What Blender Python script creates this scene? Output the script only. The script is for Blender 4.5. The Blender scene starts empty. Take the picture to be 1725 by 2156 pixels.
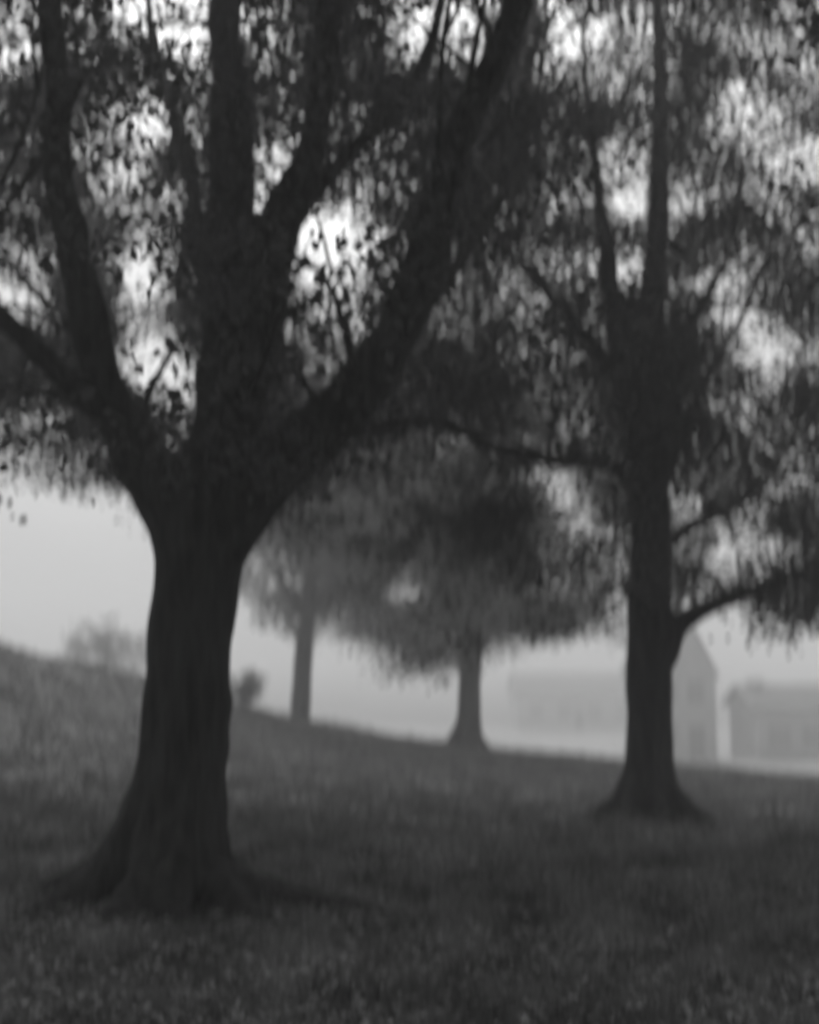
import bpy, math, random
import numpy as np
from mathutils import Vector, noise

S = bpy.context.scene
C = S.collection
random.seed(7)
rng = np.random.default_rng(11)

# ------------------------------------------------------------------ camera, world, sun, exposure
CAM = Vector((0.0, 0.0, 1.6))
PITCH = math.radians(6.6)
F = 2312.0                                    # focal length in units of the 1725 x 2156 view
cam = bpy.data.cameras.new("camera")
cam_o = bpy.data.objects.new("camera", cam)
C.objects.link(cam_o)
cam_o.location = CAM
cam_o.rotation_euler = (math.pi/2 + PITCH, 0, 0)
cam.sensor_fit = 'VERTICAL'
cam.sensor_height = 36.0
cam.lens = F/2156*36.0
cam.clip_start = 0.05
cam.clip_end = 3000
cam.dof.use_dof = True                        # focused far too close, as in the photograph
cam.dof.focus_distance = 2.2
cam.dof.aperture_fstop = 1.05
cam.dof.aperture_ratio = 2.4
S.camera = cam_o

SUN_EL, SUN_AZ = math.radians(50), math.radians(-5)   # azimuth from +Y towards +X
world = bpy.data.worlds.new("World"); S.world = world
world.use_nodes = True
nt = world.node_tree; nt.nodes.clear()
sky = nt.nodes.new('ShaderNodeTexSky'); sky.sky_type = 'NISHITA'; sky.sun_disc = False
sky.sun_elevation = SUN_EL; sky.sun_rotation = SUN_AZ
sky.air_density = 1.5; sky.dust_density = 6.0; sky.ozone_density = 1.0
bw = nt.nodes.new('ShaderNodeRGBToBW')
bg = nt.nodes.new('ShaderNodeBackground'); bg.inputs['Strength'].default_value = 0.085
wo = nt.nodes.new('ShaderNodeOutputWorld')
nt.links.new(sky.outputs[0], bw.inputs[0]); nt.links.new(bw.outputs[0], bg.inputs[0]); nt.links.new(bg.outputs[0], wo.inputs[0])

sun = bpy.data.lights.new("sun", 'SUN'); sun.energy = 0.6; sun.angle = math.radians(18)
sun_o = bpy.data.objects.new("sun", sun); C.objects.link(sun_o)
sd = Vector((math.sin(SUN_AZ)*math.cos(SUN_EL), math.cos(SUN_AZ)*math.cos(SUN_EL), math.sin(SUN_EL)))
sun_o.rotation_euler = (-sd).to_track_quat('-Z', 'Y').to_euler()
sun_o.location = sd*60

S.view_settings.view_transform = 'Standard'
S.view_settings.look = 'None'
S.view_settings.gamma = 1.0
S.view_settings.exposure = 0.5
S.render.engine = 'CYCLES'
S.cycles.use_denoising = True
S.cycles.use_adaptive_sampling = False
S.cycles.filter_width = 2.0
S.cycles.max_bounces = 6
S.cycles.volume_bounces = 2
S.cycles.diffuse_bounces = 3
S.cycles.transmission_bounces = 3
FOG = 0.0105

# ------------------------------------------------------------------ helpers
cp, sp_ = math.cos(PITCH), math.sin(PITCH)
def P(u, v, y):
    """point seen at (u, v) of the 1725 x 2156 view, y metres ahead of the camera"""
    a, b = (u-862.5)/F, (1078-v)/F
    d = Vector((a, cp - b*sp_, sp_ + b*cp))
    return CAM + d*(y/d.y)
def proj(p):
    """arrays of world points -> view coordinates and depth"""
    q = p - np.array(CAM)
    zf = q[:, 1]*cp + q[:, 2]*sp_
    up = -q[:, 1]*sp_ + q[:, 2]*cp
    zs = np.where(zf > .05, zf, .05)
    return 862.5 + F*q[:, 0]/zs, 1078 - F*up/zs, zf

def link(name, me, mat=None, parent=None):
    o = bpy.data.objects.new(name, me); C.objects.link(o)
    if mat: me.materials.append(mat)
    if parent:
        o.parent = parent
        o.matrix_parent_inverse = parent.matrix_world.inverted()
    return o
def thing(name, label, cat, loc=(0, 0, 0), group=None):
    o = bpy.data.objects.new(name, None); C.objects.link(o)
    o.location = loc; o['label'] = label; o['category'] = cat
    if group: o['group'] = group
    o.empty_display_size = .3
    bpy.context.view_layer.update()
    return o
def mesh_np(name, verts, faces, n, smooth=False):
    me = bpy.data.meshes.new(name)
    verts = np.asarray(verts, dtype=np.float32); faces = np.asarray(faces, dtype=np.int32)
    me.vertices.add(len(verts)); me.vertices.foreach_set('co', verts.ravel())
    me.loops.add(faces.size); me.loops.foreach_set('vertex_index', faces.ravel())
    me.polygons.add(len(faces))
    me.polygons.foreach_set('loop_start', np.arange(0, faces.size, n, dtype=np.int32))
    me.polygons.foreach_set('loop_total', np.full(len(faces), n, dtype=np.int32))
    if smooth: me.polygons.foreach_set('use_smooth', np.ones(len(faces), dtype=bool))
    me.update(); me.validate()
    return me

def grey(name, lo, hi, scale=4, rough=.9, bump=.0, bscale=20, stretch=(1, 1, 1), detail=8, transl=0):
    m = bpy.data.materials.new(name); m.use_nodes = True
    t = m.node_tree; N = t.nodes; L = t.links
    b = N['Principled BSDF']; b.inputs['Roughness'].default_value = rough
    b.inputs['Specular IOR Level'].default_value = .25
    tc = N.new('ShaderNodeTexCoord'); mp = N.new('ShaderNodeMapping'); mp.inputs['Scale'].default_value = stretch
    L.new(tc.outputs['Object'], mp.inputs[0])
    nz = N.new('ShaderNodeTexNoise'); nz.inputs['Scale'].default_value = scale; nz.inputs['Detail'].default_value = detail
    nz.inputs['Roughness'].default_value = .6
    L.new(mp.outputs[0], nz.inputs['Vector'])
    r = N.new('ShaderNodeValToRGB')
    r.color_ramp.elements[0].position = .3; r.color_ramp.elements[1].position = .7
    r.color_ramp.elements[0].color = (lo, lo, lo, 1); r.color_ramp.elements[1].color = (hi, hi, hi, 1)
    L.new(nz.outputs['Fac'], r.inputs[0]); L.new(r.outputs[0], b.inputs['Base Color'])
    if bump:
        n2 = N.new('ShaderNodeTexNoise'); n2.inputs['Scale'].default_value = bscale; n2.inputs['Detail'].default_value = 10
        L.new(mp.outputs[0], n2.inputs['Vector'])
        bp = N.new('ShaderNodeBump'); bp.inputs['Strength'].default_value = 1.0; bp.inputs['Distance'].default_value = bump
        L.new(n2.outputs['Fac'], bp.inputs['Height']); L.new(bp.outputs[0], b.inputs['Normal'])
    if transl:
        tr = N.new('ShaderNodeBsdfTranslucent'); L.new(r.outputs[0], tr.inputs['Color'])
        mx = N.new('ShaderNodeMixShader'); mx.inputs[0].default_value = transl
        out = [n for n in N if n.type == 'OUTPUT_MATERIAL'][0]
        L.new(b.outputs[0], mx.inputs[1]); L.new(tr.outputs[0], mx.inputs[2]); L.new(mx.outputs[0], out.inputs[0])
    return m

M_BARK = grey('bark', .015, .07, 3.0, .95, .03, 6, (5, 5, .8))
M_LEAF = grey('leaf', .06, .125, 1.2, .6, 0, transl=.5)
M_GRASS = grey('grass_blade', .05, .33, 2.2, .8, transl=.2)
M_LITTER = grey('fallen_leaf', .22, .5, 30, .9)
M_SOIL = grey('grass_ground', .05, .30, 2.2, .98, .03, 18)
M_PATH = grey('path_tarmac', .2, .26, 2, .9, .004, 60)
M_YARD = grey('pale_gravel', .38, .46, .4, .95, .01, 30)
M_KERB = grey('kerb_stone', .25, .34, 5, .9, .004, 40)
M_WALL = grey('render_wall', .46, .54, .8, .9, .01, 12)
M_ROOF = grey('roof_tile', .20, .26, 3, .85, .02, 8, (1, 1, 4))
M_GLASS = grey('window_glass', .30, .36, 1, .15)
M_TRIM = grey('painted_trim', .26, .32, 2, .6)

# ------------------------------------------------------------------ ground
YC = 38.0
def cd(u): return float(np.interp(u, [0, 285, 400, 604, 800], [22, 25, 29, 35.4, 38]))
_sil = [(-200, 1352), (0, 1362), (100, 1388), (285, 1424), (400, 1452), (604, 1511), (800, 1548), (985, 1575), (1294, 1607), (1725, 1657), (2100, 1700)]
_cx = np.array([P(u, v, cd(u)).x for u, v in _sil]); _cz = np.array([P(u, v, cd(u)).z for u, v in _sil]); _cy = np.array([cd(u) for u, v in _sil])
_cx = np.concatenate([[-60], _cx, [60]]); _cz = np.concatenate([[2.6], _cz, [-3.6]]); _cy = np.concatenate([[22], _cy, [38]])
def sm(t): t = np.clip(t, 0, 1); return t*t*(3-2*t)
def H(x, y):
    x = np.asarray(x, float); y = np.asarray(y, float)
    zc = np.interp(x, _cx, _cz)
    yc = np.interp(x, _cx, _cy)
    near = zc*np.interp(y/yc*YC, [-60, 0, 7.3, 12, 20, 32, YC], [0, 0, .03, .15, .40, .76, 1])
    left = np.interp(x, [-90, -17, -8.5, 0, 60], [10, 5.2, 2.0, 0, -.5])
    base = np.interp(y, [0, 43, 49.5, 95, 900], [-3.7, -3.85, -4.25, -7.6, -9])
    s = sm((y-yc-.3)/6.0)
    far = base + left*sm((140-y)/60)
    z = near*(1-s) + far*s
    z = z + .035*np.sin(x*1.3+y*.7)*np.cos(y*.9-x*.4) + .02*np.sin(x*3.1)*np.sin(y*2.3+1)
    return z
def h(x, y): return float(H(x, y))
xs = np.concatenate([np.linspace(-300, -32, 22), np.linspace(-30, 30, 301), np.linspace(32, 300, 22)])
ys = np.concatenate([np.linspace(-60, -6, 14), np.linspace(-5, 34, 261), np.linspace(35, 160, 80), np.linspace(175, 900, 20)])
X, Y = np.meshgrid(xs, ys); Z = H(X, Y)
V = np.stack([X.ravel(), Y.ravel(), Z.ravel()], 1)
nx, ny = len(xs), len(ys)
I = np.arange(nx*ny).reshape(ny, nx)
Q = np.stack([I[:-1, :-1], I[:-1, 1:], I[1:, 1:], I[1:, :-1]], -1).reshape(-1, 4)
g = link('ground', mesh_np('ground', V, Q, 4, True), M_SOIL); g['kind'] = 'structure'

# path beyond the brow with a kerb on its near side
def sheet(name, xs_, ys_, dz, mat):
    X, Y = np.meshgrid(xs_, ys_); V = np.stack([X.ravel(), Y.ravel(), H(X, Y).ravel()+dz], 1)
    I = np.arange(len(xs_)*len(ys_)).reshape(len(ys_), len(xs_))
    Q = np.stack([I[:-1, :-1], I[:-1, 1:], I[1:, 1:], I[1:, :-1]], -1).reshape(-1, 4)
    return link(name, mesh_np(name, V, Q, 4, True), mat)
def ribbon(name, xs_, yf, w, dz, thick, mat):
    v, f = [], []
    for x in xs_:
        y0 = yf(x)
        for yy in (y0, y0+w):
            z = h(x, yy)+dz
            v.append((x, yy, z)); v.append((x, yy, z-thick))
    for i in range(len(xs_)-1):
        a = i*4; b = a+4
        f += [(a, b, b+2, a+2), (a+1, a+3, b+3, b+1), (a, a+1, b+1, b), (a+2, b+2, b+3, a+3)]
    return link(name, mesh_np(name, v, f, 4), mat)
px_ = np.linspace(-50, 70, 241)
py_ = lambda x: 43.2+.02*x+.5*math.sin(x*.09)
o = ribbon('path', px_, py_, 5.2, .03, .15, M_PATH); o['kind'] = 'structure'
o = sheet('gravel', np.linspace(-9, 120, 260), np.linspace(51.5, 118, 134), .05, M_YARD); o['kind'] = 'structure'
o = ribbon('kerb', px_, lambda x: py_(x)-.17, .16, .13, .3, M_KERB); o['kind'] = 'structure'

# ------------------------------------------------------------------ trees
def smooth_path(pts, sub=6):
    """pts: list of (Vector, r) -> Catmull-Rom resampled"""
    out = []
    n = len(pts)
    for i in range(n-1):
        p0, p1, p2, p3 = pts[max(i-1, 0)], pts[i], pts[i+1], pts[min(i+2, n-1)]
        for k in range(sub):
            t = k/sub
            def cr(a, b, c, d): return .5*((2*b)+(c-a)*t+(2*a-5*b+4*c-d)*t*t+(3*b-a-3*c+d)*t**3)
            out.append((Vector([cr(p0[0][j], p1[0][j], p2[0][j], p3[0][j]) for j in range(3)]), max(.003, cr(p0[1], p1[1], p2[1], p3[1]))))
    out.append(pts[-1])
    return out
def tube(path, seg, v, f, wob=.06, seed=0):
    base = len(v)
    up = Vector((0, 1, 0.01))
    for i, (p, r) in enumerate(path):
        a = path[max(i-1, 0)][0]; b = path[min(i+1, len(path)-1)][0]
        t = (b-a).normalized()
        s = t.cross(up)
        if s.length < .1: s = t.cross(Vector((1, 0, 0)))
        s.normalize(); q = s.cross(t)
        for k in range(seg):
            th = 2*math.pi*k/seg
            rr = r*(1+wob*noise.noise(Vector((math.cos(th)*1.5+seed, math.sin(th)*1.5, i*.25))))
            v.append(p+(s*math.cos(th)+q*math.sin(th))*rr)
    n = len(path)
    for i in range(n-1):
        for k in range(seg):
            a = base+i*seg+k; b = base+i*seg+(k+1) % seg
            f.append((a, b, b+seg, a+seg))
    for i, rev in ((0, True), (n-1, False)):
        c = len(v); v.append(path[i][0])
        for k in range(seg):
            a = base+i*seg+k; b = base+i*seg+(k+1) % seg
            f.append((b, a, c, c) if rev else (a, b, c, c))
def tube_mesh(name, paths, seg, wob=.1):
    me = bpy.data.meshes.new(name)
    v, f = [], []
    for j, p in enumerate(paths): tube(p, seg, v, f, wob, j*3.7)
    f = [q if q[2] != q[3] else q[:3] for q in f]
    me.from_pydata([tuple(a) for a in v], [], f); me.update()
    return me
def wood(name, paths, voxel, mat, parent, furrow=.0):
    """roots, trunk and main limbs grown together into one skin"""
    bent = []
    for j, path in enumerate(paths):        # knuckles and small kinks along every limb
        q = []
        if j == 0: bent.append(path); continue
        for p, r in path:
            k = p*1.7+Vector((j*5.1, 0, 0))
            q.append((p+Vector((noise.noise(k), noise.noise(k+Vector((9, 0, 0))), 0))*min(r, .1)*.5, r*(1+.14*noise.noise(p*3.1+Vector((0, j*3.3, 0))))))
        bent.append(q)
    me = tube_mesh(name, bent, 24)
    tmp = bpy.data.objects.new('tmp', me); C.objects.link(tmp)
    md = tmp.modifiers.new('r', 'REMESH'); md.mode = 'VOXEL'; md.voxel_size = voxel
    ms = tmp.modifiers.new('s', 'SMOOTH'); ms.iterations = 8; ms.factor = .5
    dg = bpy.context.evaluated_depsgraph_get()
    out = bpy.data.meshes.new_from_object(tmp.evaluated_get(dg))
    bpy.data.objects.remove(tmp)
    n = len(out.vertices)
    co = np.empty(n*3, np.float32); out.vertices.foreach_get('co', co); co = co.reshape(-1, 3)
    if furrow:
        nr = np.empty(n*3, np.float32); out.vertices.foreach_get('normal', nr); nr = nr.reshape(-1, 3)
        d = np.array([noise.noise(Vector((c[0]*11, c[1]*11, c[2]*2.0)))+.5*noise.noise(Vector((c[0]*27, c[1]*27, c[2]*5.5))) for c in co])
        co = co + nr*(d*furrow)[:, None]
        out.vertices.foreach_set('co', co.astype(np.float32).ravel())
    out.polygons.foreach_set('use_smooth', np.ones(len(out.polygons), dtype=bool))
    out.name = name
    return link(name, out, mat, parent)

# how leafy the crowns are, 75-unit cells of the view
MAP = [
 "77808195997466854667665",
 "09996194997460806667666",
 "99998798999897866577664",
 "97641789686677867677466",
 "78667890876597666476664",
 "68756890975697665164646",
 "67865996106786667767876",
 "55934798666876667176478",
 "34955899667866667777168",
 "87955899878866667788456",
 "98853599678887666888626",
 "66994499888776666899668",
 "66789999877766666888666",
 "56679999977777727758878",
 "11109999888788842777657",
 "00000554677687755577446",
 "00000445566487656577788",
 "00000015656777786441167",
 "00000001414666331000000",
 "00000000000140000000000",
]
MP = np.array([[int(c) for c in r[:23].ljust(23, '0')] for r in MAP], float)
PR = np.array([0, .005, .015, .035, .08, .17, .34, .62, .9, 1.0])
def density(p):
    u, v, zf = proj(p)
    c = np.clip(u/75-.5, 0, 21.999); r = np.clip(v/75-.5, 0, 18.999)
    ci, ri = c.astype(int), r.astype(int); fc, fr = c-ci, r-ri
    fc = sm(fc); fr = sm(fr)
    d = MP[ri, ci]*(1-fc)*(1-fr)+MP[ri, ci+1]*fc*(1-fr)+MP[ri+1, ci]*(1-fc)*fr+MP[ri+1, ci+1]*fc*fr
    pr = np.interp(d, np.arange(10), PR)
    inside = (u > -40) & (u < 1765) & (v > -40) & (zf > .2)
    out = np.where(inside, pr, np.where(zf < 5.5, .8, .35))  # leaves out of view near the camera kept dense, added to shade the fog
    out = np.where((zf > 0) & (v > 1480), 0, out)
    out = np.where((zf > .2) & (v > 1060) & (u < 0), 0, out)
    out = np.where((zf > .2) & (v > 1330) & (u > 1725), 0, out)
    return out

def leaves(centres, per, rc, size, droop=.35):
    """leaf blades: kites folded along the midrib, gathered in flattened sprays"""
    n = len(centres)*per
    c = np.repeat(centres, per, 0)
    off = rng.normal(size=(n, 3))*np.array([rc, rc, rc*.6])*.62
    ax = rng.normal(size=(len(centres), 3)); ax[:, 2] *= .35
    ax /= np.linalg.norm(ax, axis=1, keepdims=True)
    off += np.repeat(ax, per, 0)*(rng.uniform(-1, 1, (n, 1))*rc*1.1)
    c = c+off
    L = size*rng.uniform(.65, 1.3, (n, 1)); W = L*rng.uniform(.6, .85, (n, 1))
    d = rng.normal(size=(n, 3)); d[:, 2] -= droop*2
    d /= np.linalg.norm(d, axis=1, keepdims=True)
    r = rng.normal(size=(n, 3)); s = np.cross(d, r); s /= np.linalg.norm(s, axis=1, keepdims=True)
    nn = np.cross(s, d)
    a = c-d*L*.5; b = c+d*L*.5; m = c-d*L*.08
    l = m+s*W*.5+nn*W*.15; q = m-s*W*.5+nn*W*.15
    V = np.stack([a, l, b, q], 1).reshape(-1, 3)
    k = np.arange(n)*4
    Fc = np.stack([np.stack([k, k+1, k+2], 1), np.stack([k, k+2, k+3], 1)], 1).reshape(-1, 3)
    return V, Fc

def crown(parent, paths, ctr, rad, nclump, per, rc, size, nbranch, ymin=-99, layer=None, seed=1, zmin=None, lmax=2.4, extra=()):
    """clusters of leaves filling an uneven crown, tied back to the limbs by fine branches"""
    pts = rng.normal(size=(nclump, 3)); pts /= np.linalg.norm(pts, axis=1, keepdims=True)
    pts *= rng.uniform(0, 1, (len(pts), 1))**(1/2.4)
    # uneven outline
    lump = np.array([1+.28*noise.noise(Vector((p[0]*2.3+seed, p[1]*2.3, p[2]*2.3))) for p in pts])
    pts = pts*lump[:, None]*np.array(rad)+np.array(ctr)
    for (ec, er, en) in extra:              # boughs hanging out of the main mass
        q = rng.normal(size=(en, 3)); q /= np.linalg.norm(q, axis=1, keepdims=True)
        pts = np.concatenate([pts, q*rng.uniform(0, 1, (en, 1))**(1/2.6)*np.array(er)+np.array(tuple(ec))])
    pr = density(pts)
    if layer is not None: pr = pr*layer(pts)
    keep = (rng.uniform(size=len(pts)) < pr) & ((pts[:, 1] > ymin) | (pts[:, 2] > 4.8))
    dist = np.linalg.norm(pts-np.array(CAM), axis=1)
    keep &= dist > 3.4
    keep &= pts[:, 2] > H(pts[:, 0], pts[:, 1])+(1.0 if zmin is None else zmin)
    pts = pts[keep]; print('CROWN', nclump, len(pts), len(pts)*per)
    V, Fc = leaves(pts, per, rc, size)
    # branches to a spread of the clusters
    nodes = [(p, r) for path in paths for (p, r) in path[len(path)//4:]]
    na = np.array([tuple(p) for p, r in nodes]); nr = np.array([r for p, r in nodes])
    v, f = [], []
    idx = rng.choice(len(pts), min(nbranch, len(pts)), replace=False)
    for i in idx:
        e = pts[i]
        dd = np.linalg.norm(na-e, axis=1) + np.maximum(0, na[:, 2]-e[2])*.8
        j = int(np.argmin(dd)); a = Vector(na[j]); b = Vector(e)
        Ln = (b-a).length
        if Ln < .25 or Ln > lmax: continue
        mid = a.lerp(b, .45)+Vector((rng.normal()*.08*Ln, rng.normal()*.08*Ln, .14*Ln))
        r0 = min(nr[j]*.55, .006+.009*Ln)
        path = smooth_path([(a, r0), (mid, r0*.65), (b, .003)], 4)
        tube(path, 5, v, f, 0)
        for q in range(3):                    # side twigs
            s0 = path[3+q*2][0]; s1 = s0+Vector(rng.normal(size=3))*.28*min(Ln, 1.4)
            tube([(s0, r0*.45), (s0.lerp(s1, .5)+Vector((0, 0, .03)), r0*.3), (s1, .002)], 4, v, f, 0)
    tri = []
    for q in f:
        tri.append((q[0], q[1], q[2]))
        if q[2] != q[3]: tri.append((q[0], q[2], q[3]))
    k = len(V); nl = len(Fc)
    V = np.concatenate([V, np.array([tuple(a) for a in v])]); Fc = np.concatenate([Fc, np.array(tri)+k])
    me = mesh_np('crown', V, Fc, 3)
    o = link('crown', me, M_LEAF, parent); me.materials.append(M_BARK)
    mi = np.zeros(len(me.polygons), np.int32); mi[nl:] = 1
    me.polygons.foreach_set('material_index', mi)
    return pts

def to3(lst): return [(P(u, v, y), r*y/F) for (u, v, y, r) in lst]

def root_paths(base, R, specs, gz):
    """specs: (azimuth deg, reach m, radius m)"""
    out = []
    for az, reach, rr, *hk in specs:
        hk = hk[0] if hk else 1.0
        a = math.radians(az); d = Vector((math.cos(a), math.sin(a), 0)); n = Vector((-d.y, d.x, 0))
        w = random.uniform(-.12, .12)
        pts = []
        for t, hz, k in ((0, .95, .55), (.10, .55, .85), (.28, .22, 1.0), (.55, .05, .85), (.8, -.01, .6), (1.0, -.07, .35)):
            q = base+d*(R*.45+t*reach)+n*(w*math.sin(t*4)*reach)
            q.z = gz(q.x, q.y)+hz*hk*min(1, R*3.2)
            pts.append((q, rr*k))
        out.append(smooth_path(pts, 5))
    return out

# --- large leaning tree in front
b = P(372, 1835, 7.3); b.z = h(b.x, b.y)
big = thing('tree', 'large dark front tree whose thick trunk splits into several heavy limbs', 'tree', b)
trunk = to3([(366, 1900, 7.3, 112), (368, 1830, 7.3, 108), (375, 1750, 7.3, 102), (381, 1660, 7.3, 98), (387, 1560, 7.3, 94),
             (395, 1450, 7.3, 90), (405, 1320, 7.3, 87), (418, 1200, 7.3, 92), (428, 1100, 7.3, 100), (440, 1020, 7.3, 92), (450, 960, 7.35, 70)])
limbs = [to3(l) for l in [
 [(405, 1170, 7.3, 72), (345, 1040, 7.2, 64), (280, 935, 7.1, 56), (222, 830, 7.0, 49), (182, 690, 6.9, 42), (155, 520, 6.8, 36), (128, 360, 6.7, 33), (112, 200, 6.6, 30), (105, 0, 6.5, 26), (98, -260, 6.5, 18), (70, -560, 6.5, 7)],
 [(435, 1060, 7.3, 80), (462, 900, 7.4, 66), (480, 750, 7.5, 56), (488, 550, 7.6, 54), (484, 350, 7.7, 48), (480, 150, 7.8, 38), (474, -60, 7.9, 32), (470, -380, 8.0, 20), (480, -700, 8.1, 7)],
 [(480, 960, 7.4, 62), (525, 740, 7.3, 62), (564, 570, 7.2, 56), (606, 440, 7.1, 46), (648, 330, 7.0, 35), (680, 180, 6.9, 31), (695, 20, 6.8, 27), (690, -260, 6.7, 15), (680, -480, 6.6, 6)],
 [(565, 580, 7.2, 32), (630, 440, 7.2, 24), (720, 335, 7.2, 19), (825, 245, 7.2, 16), (888, 140, 7.2, 14), (930, 0, 7.2, 12), (970, -200, 7.3, 6)],
 [(430, 1180, 7.3, 74), (500, 1075, 7.2, 72), (605, 965, 7.1, 68), (735, 840, 6.9, 60), (835, 690, 6.8, 50), (897, 525, 6.7, 44), (938, 385, 6.6, 41), (982, 250, 6.5, 39), (1040, 120, 6.4, 37), (1085, 0, 6.3, 33), (1135, -220, 6.2, 21), (1180, -500, 6.1, 7)],
 [(505, 800, 7.3, 15), (570, 690, 7.2, 12), (640, 635, 7.1, 10), (700, 580, 7.0, 8), (760, 500, 7.0, 5)],
 [(690, 905, 7.0, 34), (760, 905, 7.3, 20), (850, 886, 7.7, 16), (940, 893, 8.2, 14), (1050, 943, 8.8, 13), (1170, 975, 9.3, 10), (1290, 984, 9.8, 7)],
 [(310, 985, 7.1, 38), (215, 880, 6.9, 32), (110, 765, 6.7, 27), (0, 660, 6.5, 23), (-130, 570, 6.3, 16), (-300, 480, 6.2, 7)],
 [(285, 900, 7.1, 14), (320, 815, 7.1, 10), (365, 740, 7.2, 8), (400, 690, 7.2, 6), (430, 600, 7.2, 4)],
 [(215, 810, 7.0, 14), (160, 690, 7.6, 12), (60, 600, 8.2, 9), (-40, 500, 8.8, 5)],
 [(460, 900, 7.4, 34), (450, 700, 8.0, 26), (420, 480, 8.7, 20), (370, 250, 9.3, 15), (320, 60, 9.8, 10), (300, -180, 10.3, 5)],
 [(840, 690, 6.8, 26), (960, 560, 7.6, 18), (1060, 400, 8.3, 14), (1120, 240, 8.8, 10), (1150, 60, 9.3, 6)],
]]
roots = root_paths(Vector((b.x, b.y, 0)), .34, [(188, .85, .16), (215, .85, .15), (250, .75, .14), (285, .7, .15), (320, .8, .13, .5), (346, 1.3, .12, .3), (30, .7, .13, .5), (80, .7, .14), (135, .8, .15)], h)
P0 = [smooth_path(trunk)] + [smooth_path(l) for l in limbs]
wood('trunk', P0+roots, .022, M_BARK, big, .014)
def near_layer(p):
    u, v, z = proj(p)
    w = np.where((v > 1010) & (v < 5000) & (u > 250), np.where(v < 1160, .12, 0), 1.0)
    seen = (v > -40) & (z > .2) & (u > -40) & (u < 1765)
    w = w*np.where(seen & (u < 430) & (v > 230), .6, 1)
    w = w*np.where(seen, np.where(u > 560, .3, .6), 1)
    return w*np.where(seen, np.clip((1330-u)/250, .12, 1), 1)
crown(big, P0[1:], (-.5, 6.9, 5.7), (5.2, 5.6, 4.2), 9500, 46, .19, .058, 300, ymin=3.8, layer=near_layer, seed=1)  # crown widened unseen over the camera, added cover to darken the near fog

# --- tree at right
b = P(1370, 1722, 12.0); b.z = h(b.x, b.y)
rt = thing('tree', 'tall dark tree at right with straight trunk and one low arching limb', 'tree', b)
trunk = to3([(1370, 1790, 12, 62), (1371, 1735, 12, 58), (1371, 1680, 12, 54), (1369, 1600, 12, 50), (1367, 1500, 12, 48), (1367, 1400, 12, 48), (1370, 1250, 12, 45), (1370, 1100, 12, 43), (1367, 1000, 12, 41),
             (1362, 850, 12, 37), (1366, 700, 12, 33), (1380, 560, 12.1, 27), (1388, 400, 12.2, 22), (1390, 200, 12.3, 17), (1385, 0, 12.4, 13), (1375, -280, 12.5, 11), (1370, -520, 12.5, 5)])
limbs = [to3(l) for l in [
 [(1362, 960, 12, 34), (1328, 830, 11.9, 31), (1298, 690, 11.8, 25), (1282, 550, 11.7, 19), (1264, 420, 11.6, 13), (1240, 240, 11.5, 9), (1225, 40, 11.4, 6), (1200, -220, 11.3, 4)],
 [(1368, 1425, 12, 36), (1405, 1345, 11.9, 32), (1455, 1298, 11.8, 23), (1530, 1262, 11.6, 17), (1605, 1235, 11.4, 14), (1690, 1200, 11.2, 11), (1790, 1130, 11, 8), (1900, 1040, 10.8, 4)],
 [(1362, 1040, 12, 24), (1290, 986, 11.6, 15), (1215, 968, 11.2, 12), (1140, 955, 10.9, 9), (1050, 900, 10.6, 4)],
 [(1372, 1080, 12, 26), (1430, 920, 12.4, 14), (1500, 770, 12.8, 10), (1575, 640, 13.1, 7), (1640, 480, 13.4, 5), (1690, 300, 13.6, 4)],
 [(1368, 860, 12, 24), (1440, 700, 11.6, 13), (1520, 560, 11.3, 9), (1560, 400, 11.0, 6), (1620, 200, 10.8, 4)],
 [(1330, 840, 12, 20), (1230, 700, 12.5, 16), (1120, 580, 13, 12), (1010, 480, 13.4, 8), (920, 350, 13.8, 4)],
 [(1368, 1180, 12, 20), (1450, 1110, 13, 15), (1550, 1060, 13.8, 11), (1650, 960, 14.4, 6)],
]]
roots = root_paths(Vector((b.x, b.y, 0)), .26, [(185, .75, .12), (230, .55, .11), (280, .5, .11), (330, .65, .12), (5, .6, .12), (60, .5, .1), (120, .5, .1)], h)
P1 = [smooth_path(trunk)] + [smooth_path(l) for l in limbs]
wood('trunk', P1+roots, .03, M_BARK, rt, .012)
def right_layer(p):
    u, v, z = proj(p)
    w = np.where((v > 1180) & (u < 1300), .45, 1.0)*np.where((v > 520) & (v < 1200) & (u > 600) & (u < 1270), .68, 1)
    return w*np.clip((u-300)/600, .35, 1)
crown(rt, P1[1:], (1.9, 12.6, 6.4), (5.4, 4.1, 6.0), 8200, 56, .24, .068, 200, ymin=7.5, layer=right_layer, seed=2, extra=[(P(1720, 1190, 11.3), (.8, .7, .55), 85), (P(1240, 1200, 11.0), (1.0, .8, .7), 95), (P(1080, 1150, 10.8), (.8, .7, .6), 55)])

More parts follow.
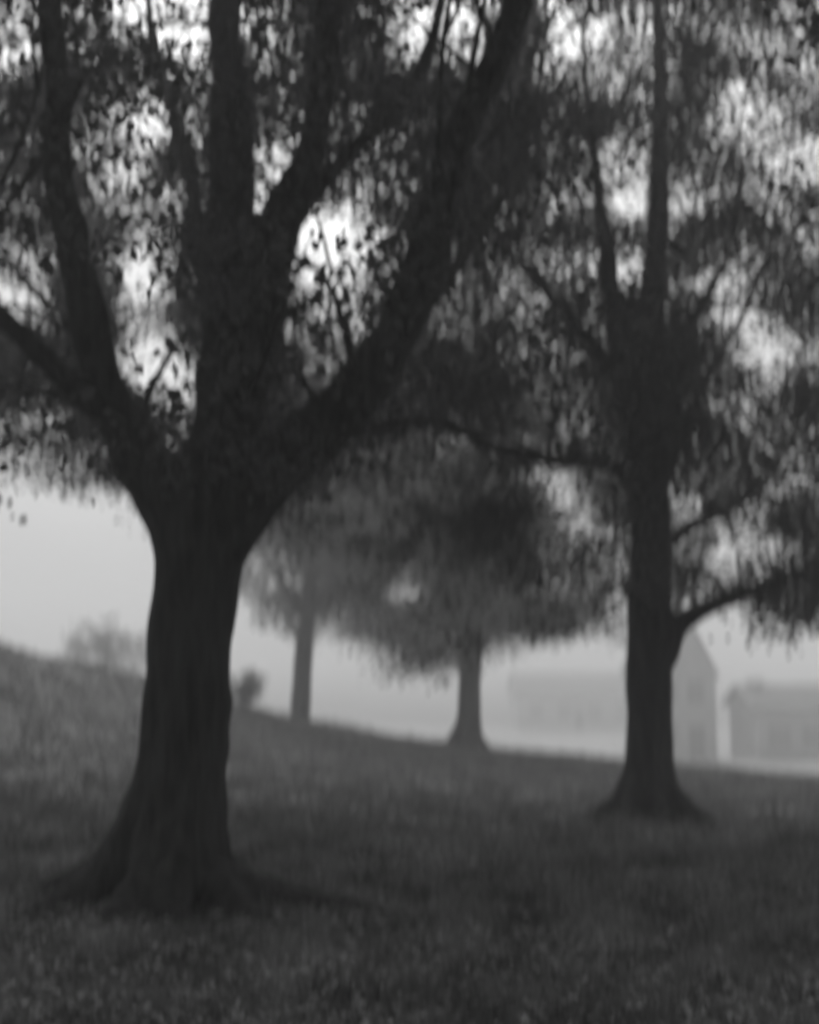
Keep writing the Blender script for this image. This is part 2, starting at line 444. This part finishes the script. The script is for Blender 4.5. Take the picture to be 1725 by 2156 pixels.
# --- middle tree beyond
b = P(985, 1578, 32.06); b.z = h(b.x, b.y)
mt = thing('tree', 'hazy tree with flared trunk midway between the two dark trunks', 'tree', b)
trunk = to3([(986, 1620, 32.06, 34), (987, 1575, 32.06, 31), (988, 1530, 32.06, 26), (990, 1450, 32.06, 23), (991, 1370, 32.06, 24), (994, 1270, 32.06, 26), (998, 1120, 32.06, 21), (1000, 950, 32.06, 15), (1002, 700, 32.06, 9), (1000, 450, 32.06, 4)])
limbs = [to3(l) for l in [
 [(994, 1320, 32.06, 16), (945, 1240, 31.35, 13), (880, 1170, 30.63, 9), (800, 1110, 29.92, 4)],
 [(994, 1300, 32.06, 16), (1050, 1215, 32.59, 12), (1130, 1130, 33.13, 9), (1220, 1060, 33.66, 4)],
 [(996, 1220, 32.06, 14), (960, 1100, 33.13, 11), (900, 970, 34.37, 7), (860, 850, 35.62, 4)],
 [(998, 1160, 32.06, 14), (1050, 1020, 31.17, 11), (1100, 880, 30.28, 7), (1130, 740, 29.56, 4)],
 [(992, 1345, 32.06, 11), (1060, 1330, 30.63, 8), (1140, 1310, 29.56, 5), (1210, 1320, 28.85, 3)],
]]
roots = root_paths(Vector((b.x, b.y, 0)), .36, [(188, .75, .2), (245, .6, .18), (300, .6, .18), (352, .7, .2), (70, .6, .16)], h)
P2 = [smooth_path(trunk)] + [smooth_path(l) for l in limbs]
wood('trunk', P2+roots, .035, M_BARK, mt, .01)
crown(mt, P2[1:], tuple(P(1010, 1050, 32.06)), (6.0, 5.2, 6.2), 4300, 60, .42, .11, 160, layer=lambda p: np.where(proj(p)[1] > 1000, 1, .7), seed=3, extra=[(P(860, 1290, 31), (1.7, 1.3, 1.3), 110), (P(1150, 1290, 31), (1.9, 1.3, 1.1), 150), (P(905, 1390, 31.5), (.7, .7, .7), 60)], zmin=1.9, lmax=4)

# --- small tree at the brow
b = P(631, 1528, 36.0); b.z = h(b.x, b.y)
stt = thing('tree', 'slimmest hazy trunk on the brow, just right of the big front trunk', 'tree', b)
trunk = to3([(630, 1570, 36.03, 24), (631, 1525, 36.03, 22), (635, 1450, 36.03, 20), (642, 1360, 36.03, 19), (650, 1280, 36.03, 19), (656, 1180, 36.03, 13), (662, 1050, 36.03, 9), (665, 880, 36.03, 5)])
limbs = [to3(l) for l in [
 [(648, 1305, 36.03, 13), (605, 1240, 35.52, 9), (560, 1180, 34.86, 6), (520, 1100, 34.35, 3)],
 [(652, 1290, 36.03, 13), (700, 1225, 36.54, 9), (745, 1160, 37.04, 6), (790, 1060, 37.53, 3)],
 [(655, 1220, 36.03, 10), (640, 1100, 36.87, 7), (610, 980, 37.71, 4)],
]]
P3 = [smooth_path(trunk)] + [smooth_path(l) for l in limbs]
wood('trunk', P3, .035, M_BARK, stt, .01)
crown(stt, P3[1:], tuple(P(660, 1080, 36.0)), (4.2, 3.8, 4.8), 2700, 52, .4, .135, 100, seed=4, extra=[(P(740, 1230, 35), (1.7, 1.3, 1.5), 110), (P(560, 1230, 35), (1.3, 1.2, 1.3), 80)], zmin=2.4, lmax=4)

# --- tree left of the frame whose crown hangs in at the left
b = P(-240, 1440, 14.0); b.z = h(b.x, b.y)
lt = thing('tree', 'leafy crown hanging in from the left edge over the bright gap', 'tree', b)
bz = b.z
def W(dx, dy, z, r): return (Vector((b.x+dx, b.y+dy, bz+z)), r)
P4 = [smooth_path(q) for q in [
 [W(0, 0, -.3, .3), W(0, 0, .4, .26), W(.05, 0, 1.6, .23), W(.1, .05, 3, .21), W(.1, .1, 4.6, .15), W(.15, .1, 6.4, .08), W(.1, .1, 8, .03)],
 [W(.05, 0, 2.3, .13), W(.7, -.2, 3.1, .1), W(1.6, -.4, 3.7, .07), W(2.5, -.5, 3.9, .03)],
 [W(.1, 0, 3.2, .12), W(.8, .5, 4.2, .09), W(1.5, 1.0, 5.1, .05), W(1.9, 1.3, 6.0, .02)],
 [W(.05, 0, 2.8, .12), W(-.8, .3, 3.8, .09), W(-1.7, .5, 4.6, .05), W(-2.4, .6, 5.2, .02)],
 [W(.1, 0, 3.6, .11), W(.4, -.9, 4.6, .08), W(.6, -1.7, 5.5, .04), W(.6, -2.2, 6.2, .02)]]]
wood('trunk', P4, .035, M_BARK, lt, .01)
crown(lt, P4[1:], (b.x+1.0, b.y, bz+5.6), (4.6, 3.4, 4.0), 4000, 44, .24, .072, 140, seed=5, zmin=1.9)

# --- faint round tree far at left
b = P(222, 1440, 52.0); b.z = h(b.x, b.y)
ft = thing('tree', 'faint small round tree in the fog left of the big trunk', 'tree', b)
P5 = [smooth_path(q) for q in [
 [(Vector((b.x, b.y, b.z-.2)), .2), (Vector((b.x+.03, b.y, b.z+1)), .17), (Vector((b.x+.05, b.y, b.z+1.7)), .11), (Vector((b.x, b.y, b.z+2.3)), .04)],
 [(Vector((b.x, b.y, b.z+.9)), .08), (Vector((b.x+.7, b.y+.2, b.z+1.6)), .05), (Vector((b.x+1.3, b.y+.3, b.z+2)), .02)],
 [(Vector((b.x, b.y, b.z+1.0)), .08), (Vector((b.x-.8, b.y-.2, b.z+1.7)), .05), (Vector((b.x-1.4, b.y-.3, b.z+2)), .02)]]]
wood('trunk', P5, .05, M_BARK, ft)
def blob(parent, ctr, rad, n, per, rc, size, seed):
    pts = rng.normal(size=(n, 3)); pts /= np.linalg.norm(pts, axis=1, keepdims=True)
    pts *= rng.uniform(0, 1, (n, 1))**(1/2.2)
    lump = np.array([1+.4*noise.noise(Vector((p[0]*2+seed, p[1]*2, p[2]*2))) for p in pts])
    pts = pts*lump[:, None]*np.array(rad)+np.array(ctr)
    pts = pts[pts[:, 2] > H(pts[:, 0], pts[:, 1])+.05]
    V, Fc = leaves(pts, per, rc, size)
    return link('crown', mesh_np('crown', V, Fc, 3), M_LEAF, parent)
blob(ft, (b.x-.1, b.y, b.z+1.4), (2.3, 1.9, 1.4), 130, 26, .3, .13, 3)

# --- shrub on the brow between the front trunk and the slim tree
b = P(518, 1497, 32.0); b.z = h(b.x, b.y)
sh = thing('shrub', 'small ragged shrub on the brow close to the right side of the big trunk', 'shrub', b)
v, f = [], []
for k in range(11):
    a = random.uniform(0, 6.28); L = random.uniform(.5, 1.1)
    p0 = Vector(b)+Vector((math.cos(a)*.06, math.sin(a)*.06, -.05)); p2 = p0+Vector((math.cos(a)*L*.6, math.sin(a)*L*.6, L))
    tube(smooth_path([(p0, .014), (p0.lerp(p2, .5)+Vector((0, 0, .08)), .009), (p2, .003)], 3), 5, v, f, 0)
me = bpy.data.meshes.new('stems'); me.from_pydata([tuple(a) for a in v], [], [q if q[2] != q[3] else q[:3] for q in f]); me.update()
link('stems', me, M_BARK, sh)
cr = blob(sh, (b.x+.02, b.y, b.z+.6), (.6, .5, .48), 75, 20, .13, .08, 8); cr.name = 'foliage'

# ------------------------------------------------------------------ far buildings in the fog
def box(v, f, x0, x1, y0, y1, z0, z1):
    k = len(v)
    v += [(x0, y0, z0), (x1, y0, z0), (x1, y1, z0), (x0, y1, z0), (x0, y0, z1), (x1, y0, z1), (x1, y1, z1), (x0, y1, z1)]
    f += [(k, k+3, k+2, k+1), (k+4, k+5, k+6, k+7), (k, k+1, k+5, k+4), (k+1, k+2, k+6, k+5), (k+2, k+3, k+7, k+6), (k+3, k, k+4, k+7)]
def pm(name, v, f, mat, parent):
    me = bpy.data.meshes.new(name); me.from_pydata(v, [], f); me.update()
    return link(name, me, mat, parent)
def window(parent, x, z, y, w, hh):
    v, f = [], []; t = .09
    box(v, f, x-w/2-t, x-w/2, y-.06, y+.02, z, z+hh); box(v, f, x+w/2, x+w/2+t, y-.06, y+.02, z, z+hh)
    box(v, f, x-w/2-t, x+w/2+t, y-.06, y+.02, z+hh, z+hh+t); box(v, f, x-w/2-t-.04, x+w/2+t+.04, y-.12, y+.02, z-t, z)
    box(v, f, x-.025, x+.025, y-.045, y+.02, z, z+hh)
    fr = pm('window', v, f, M_TRIM, parent)
    v, f = [], []; box(v, f, x-w/2, x+w/2, y-.02, y+.01, z, z+hh)
    pm('pane', v, f, M_GLASS, fr)
def gable(name, label, cat, u0, u1, D, depth, v_eave, v_ridge, front_gable, over=.25, windows=(), chimney=None, door=None):
    x0, x1 = P(u0, 1500, D).x, P(u1, 1500, D).x
    zb = min(h(x0, D), h(x1, D))-.3
    ze, zr = P(0, v_eave, D).z, P(0, v_ridge, D).z
    t = thing(name, label, cat, ((x0+x1)/2, D+depth/2, zb+.3))
    y0, y1 = D, D+depth; xm = (x0+x1)/2; ym = (y0+y1)/2
    v = [(x0, y0, zb), (x1, y0, zb), (x1, y1, zb), (x0, y1, zb), (x0, y0, ze), (x1, y0, ze), (x1, y1, ze), (x0, y1, ze)]
    f = [(0, 1, 5, 4), (1, 2, 6, 5), (2, 3, 7, 6), (3, 0, 4, 7)]
    if front_gable:
        v += [(xm, y0, zr-.1), (xm, y1, zr-.1)]; f += [(4, 5, 8), (6, 7, 9)]
        f[0:1] = [(0, 1, 5, 4)]
        s = (zr-ze)/((x1-x0)/2)
        a = [(x0-over, ze-over*s), (xm, zr), (x1+over, ze-over*s)]
        rv, rf = [], []
        for yy in (y0-over, y1+over):
            for (xx, zz) in a: rv.append((xx, yy, zz+.18))
            for (xx, zz) in a: rv.append((xx, yy, zz))
        rf = [(0, 6, 7, 1), (1, 7, 8, 2), (3, 4, 10, 9), (4, 5, 11, 10), (0, 1, 4, 3), (1, 2, 5, 4), (6, 9, 10, 7), (7, 10, 11, 8), (0, 3, 9, 6), (2, 8, 11, 5)]
    else:
        v += [(x0, ym, zr-.1), (x1, ym, zr-.1)]; f += [(7, 4, 8), (5, 6, 9)]
        s = (zr-ze)/(depth/2)
        a = [(y0-over, ze-over*s), (ym, zr), (y1+over, ze-over*s)]
        rv = []
        for xx in (x0-over, x1+over):
            for (yy, zz) in a: rv.append((xx, yy, zz+.18))
            for (yy, zz) in a: rv.append((xx, yy, zz))
        rf = [(0, 6, 7, 1), (1, 7, 8, 2), (3, 4, 10, 9), (4, 5, 11, 10), (0, 1, 4, 3), (1, 2, 5, 4), (6, 9, 10, 7), (7, 10, 11, 8), (0, 3, 9, 6), (2, 8, 11, 5)]
    pm('wall', v, f, M_WALL, t)
    ro = pm('roof', rv, rf, M_ROOF, t)
    if chimney:
        cu, cv, cw = chimney
        cx = P(cu, 1500, D).x; cz = P(0, cv, ym).z
        bv, bf = [], []
        box(bv, bf, cx-cw/2, cx+cw/2, ym-cw/2, ym+cw/2, zr-.9, cz)
        box(bv, bf, cx-cw/2-.08, cx+cw/2+.08, ym-cw/2-.08, ym+cw/2+.08, cz, cz+.12)
        pm('chimney', bv, bf, M_WALL, ro)
    for (wx, wz, ww, wh) in windows:
        window(t, x0+(x1-x0)*wx, zb+.3+wz, y0, ww, wh)
    if door:
        dx = x0+(x1-x0)*door
        bv, bf = [], []; box(bv, bf, dx-.48, dx+.48, y0-.05, y0+.02, zb+.25, zb+2.4)
        d = pm('door', bv, bf, M_ROOF, t)
        bv, bf = [], []; box(bv, bf, dx+.32, dx+.38, y0-.1, y0-.05, zb+1.3, zb+1.42)
        pm('handle', bv, bf, M_TRIM, d)
    return t
gable('house', 'tall narrow steep gabled house, faint in fog just behind the right trunk', 'house', 1368, 1508, 68, 8, 1412, 1268, True, .22,
      windows=[(.3, 1.1, .8, 1.2), (.3, 3.6, .8, 1.2), (.7, 3.6, .8, 1.2)], door=.7)
gable('house', 'wide low house with a chimney, dim in the fog at the right edge', 'house', 1592, 1990, 66, 5.5, 1492, 1452, False, .45,
      windows=[(.12, 1.0, 1.1, 1.1), (.3, 1.0, 1.1, 1.1), (.62, 1.0, 1.1, 1.1), (.85, 1.0, 1.1, 1.1)], chimney=(1622, 1436, .7), door=.45)
gable('hall', 'long low building, barely visible in the fog between the middle tree and the right trunk', 'building', 1090, 1350, 115, 10, 1462, 1425, False, .3,
      windows=[(.15, 1.2, 1.2, 1.3), (.38, 1.2, 1.2, 1.3), (.62, 1.2, 1.2, 1.3), (.86, 1.2, 1.2, 1.3)], door=.5)

# ------------------------------------------------------------------ grass and litter
def scatter(n, ymin, ymax, spread=1.15):
    t = rng.uniform(0, 1, n)
    y = ymin*(ymax/ymin)**t
    x = rng.uniform(-1, 1, n)*(y*.373*spread+1.2)
    return x, y
x, y = scatter(260000, 2.6, 40)
pn = np.sin(x*2.1+1.3*np.sin(y*1.7))*np.sin(y*2.6+1.1*np.sin(x*1.9))
keep = rng.uniform(size=len(x)) < .62+.38*pn
x, y = x[keep], y[keep]; z = H(x, y)
n = len(x)
ht = rng.uniform(.035, .085, n)*(1+.03*y)*np.where(rng.uniform(size=n) < .05, 1.9, 1); wd = .0035*(1+.22*y)
a = rng.uniform(0, 6.283, n); ln = rng.uniform(.2, .8, n)
dx, dy = np.cos(a)*wd, np.sin(a)*wd
b2 = rng.uniform(0, 6.283, n)
A = np.stack([x-dx, y-dy, z-.01], 1); B = np.stack([x+dx, y+dy, z-.01], 1)
T = np.stack([x+np.cos(b2)*ht*ln, y+np.sin(b2)*ht*ln, z+ht], 1)
V = np.stack([A, B, T], 1).reshape(-1, 3)
o = link('grass', mesh_np('grass', V, np.arange(n*3).reshape(-1, 3), 3), M_GRASS); o['kind'] = 'stuff'
o['label'] = 'short rough grass over the sloping ground'; o['category'] = 'grass'
x, y = scatter(52000, 2.6, 23)
pn = np.sin(x*1.3+2*np.sin(y*.8+1))*np.sin(y*1.5+1.4*np.sin(x*1.2))+.25*np.sin(x*.35-1)*-1
keep = rng.uniform(size=len(x)) < np.clip(.4+.5*pn-.05*x+.45*np.exp(-((x+1.5)/3)**2-((y-4)/3.5)**2), .05, 1)
x, y = x[keep], y[keep]
pts = np.stack([x, y, H(x, y)+.035], 1)
V, Fc = leaves(pts, 1, .01, .055, 0)
V[:, 2] = np.repeat(pts[:, 2], 4)+(V[:, 2]-np.repeat(pts[:, 2], 4))*.3
o = link('fallen_leaves', mesh_np('fallen_leaves', V, Fc, 3), M_LITTER); o['kind'] = 'stuff'
o['label'] = 'pale fallen leaves lying scattered in the grass'; o['category'] = 'fallen leaves'

# ------------------------------------------------------------------ fog
v, f = [], []
box(v, f, -320, 320, -70, 920, -12, 20)
me = bpy.data.meshes.new('haze'); me.from_pydata(v, [], f); me.update()
hz = link('haze', me); hz['kind'] = 'stuff'; hz['label'] = 'pale fog filling the park'; hz['category'] = 'fog'
hm = bpy.data.materials.new('haze'); hm.use_nodes = True
t = hm.node_tree; t.nodes.clear()
vo = t.nodes.new('ShaderNodeVolumePrincipled'); vo.inputs['Color'].default_value = (.95, .95, .95, 1)
vo.inputs['Density'].default_value = FOG; vo.inputs['Anisotropy'].default_value = .5
oo = t.nodes.new('ShaderNodeOutputMaterial'); t.links.new(vo.outputs[0], oo.inputs['Volume'])
me.materials.append(hm)
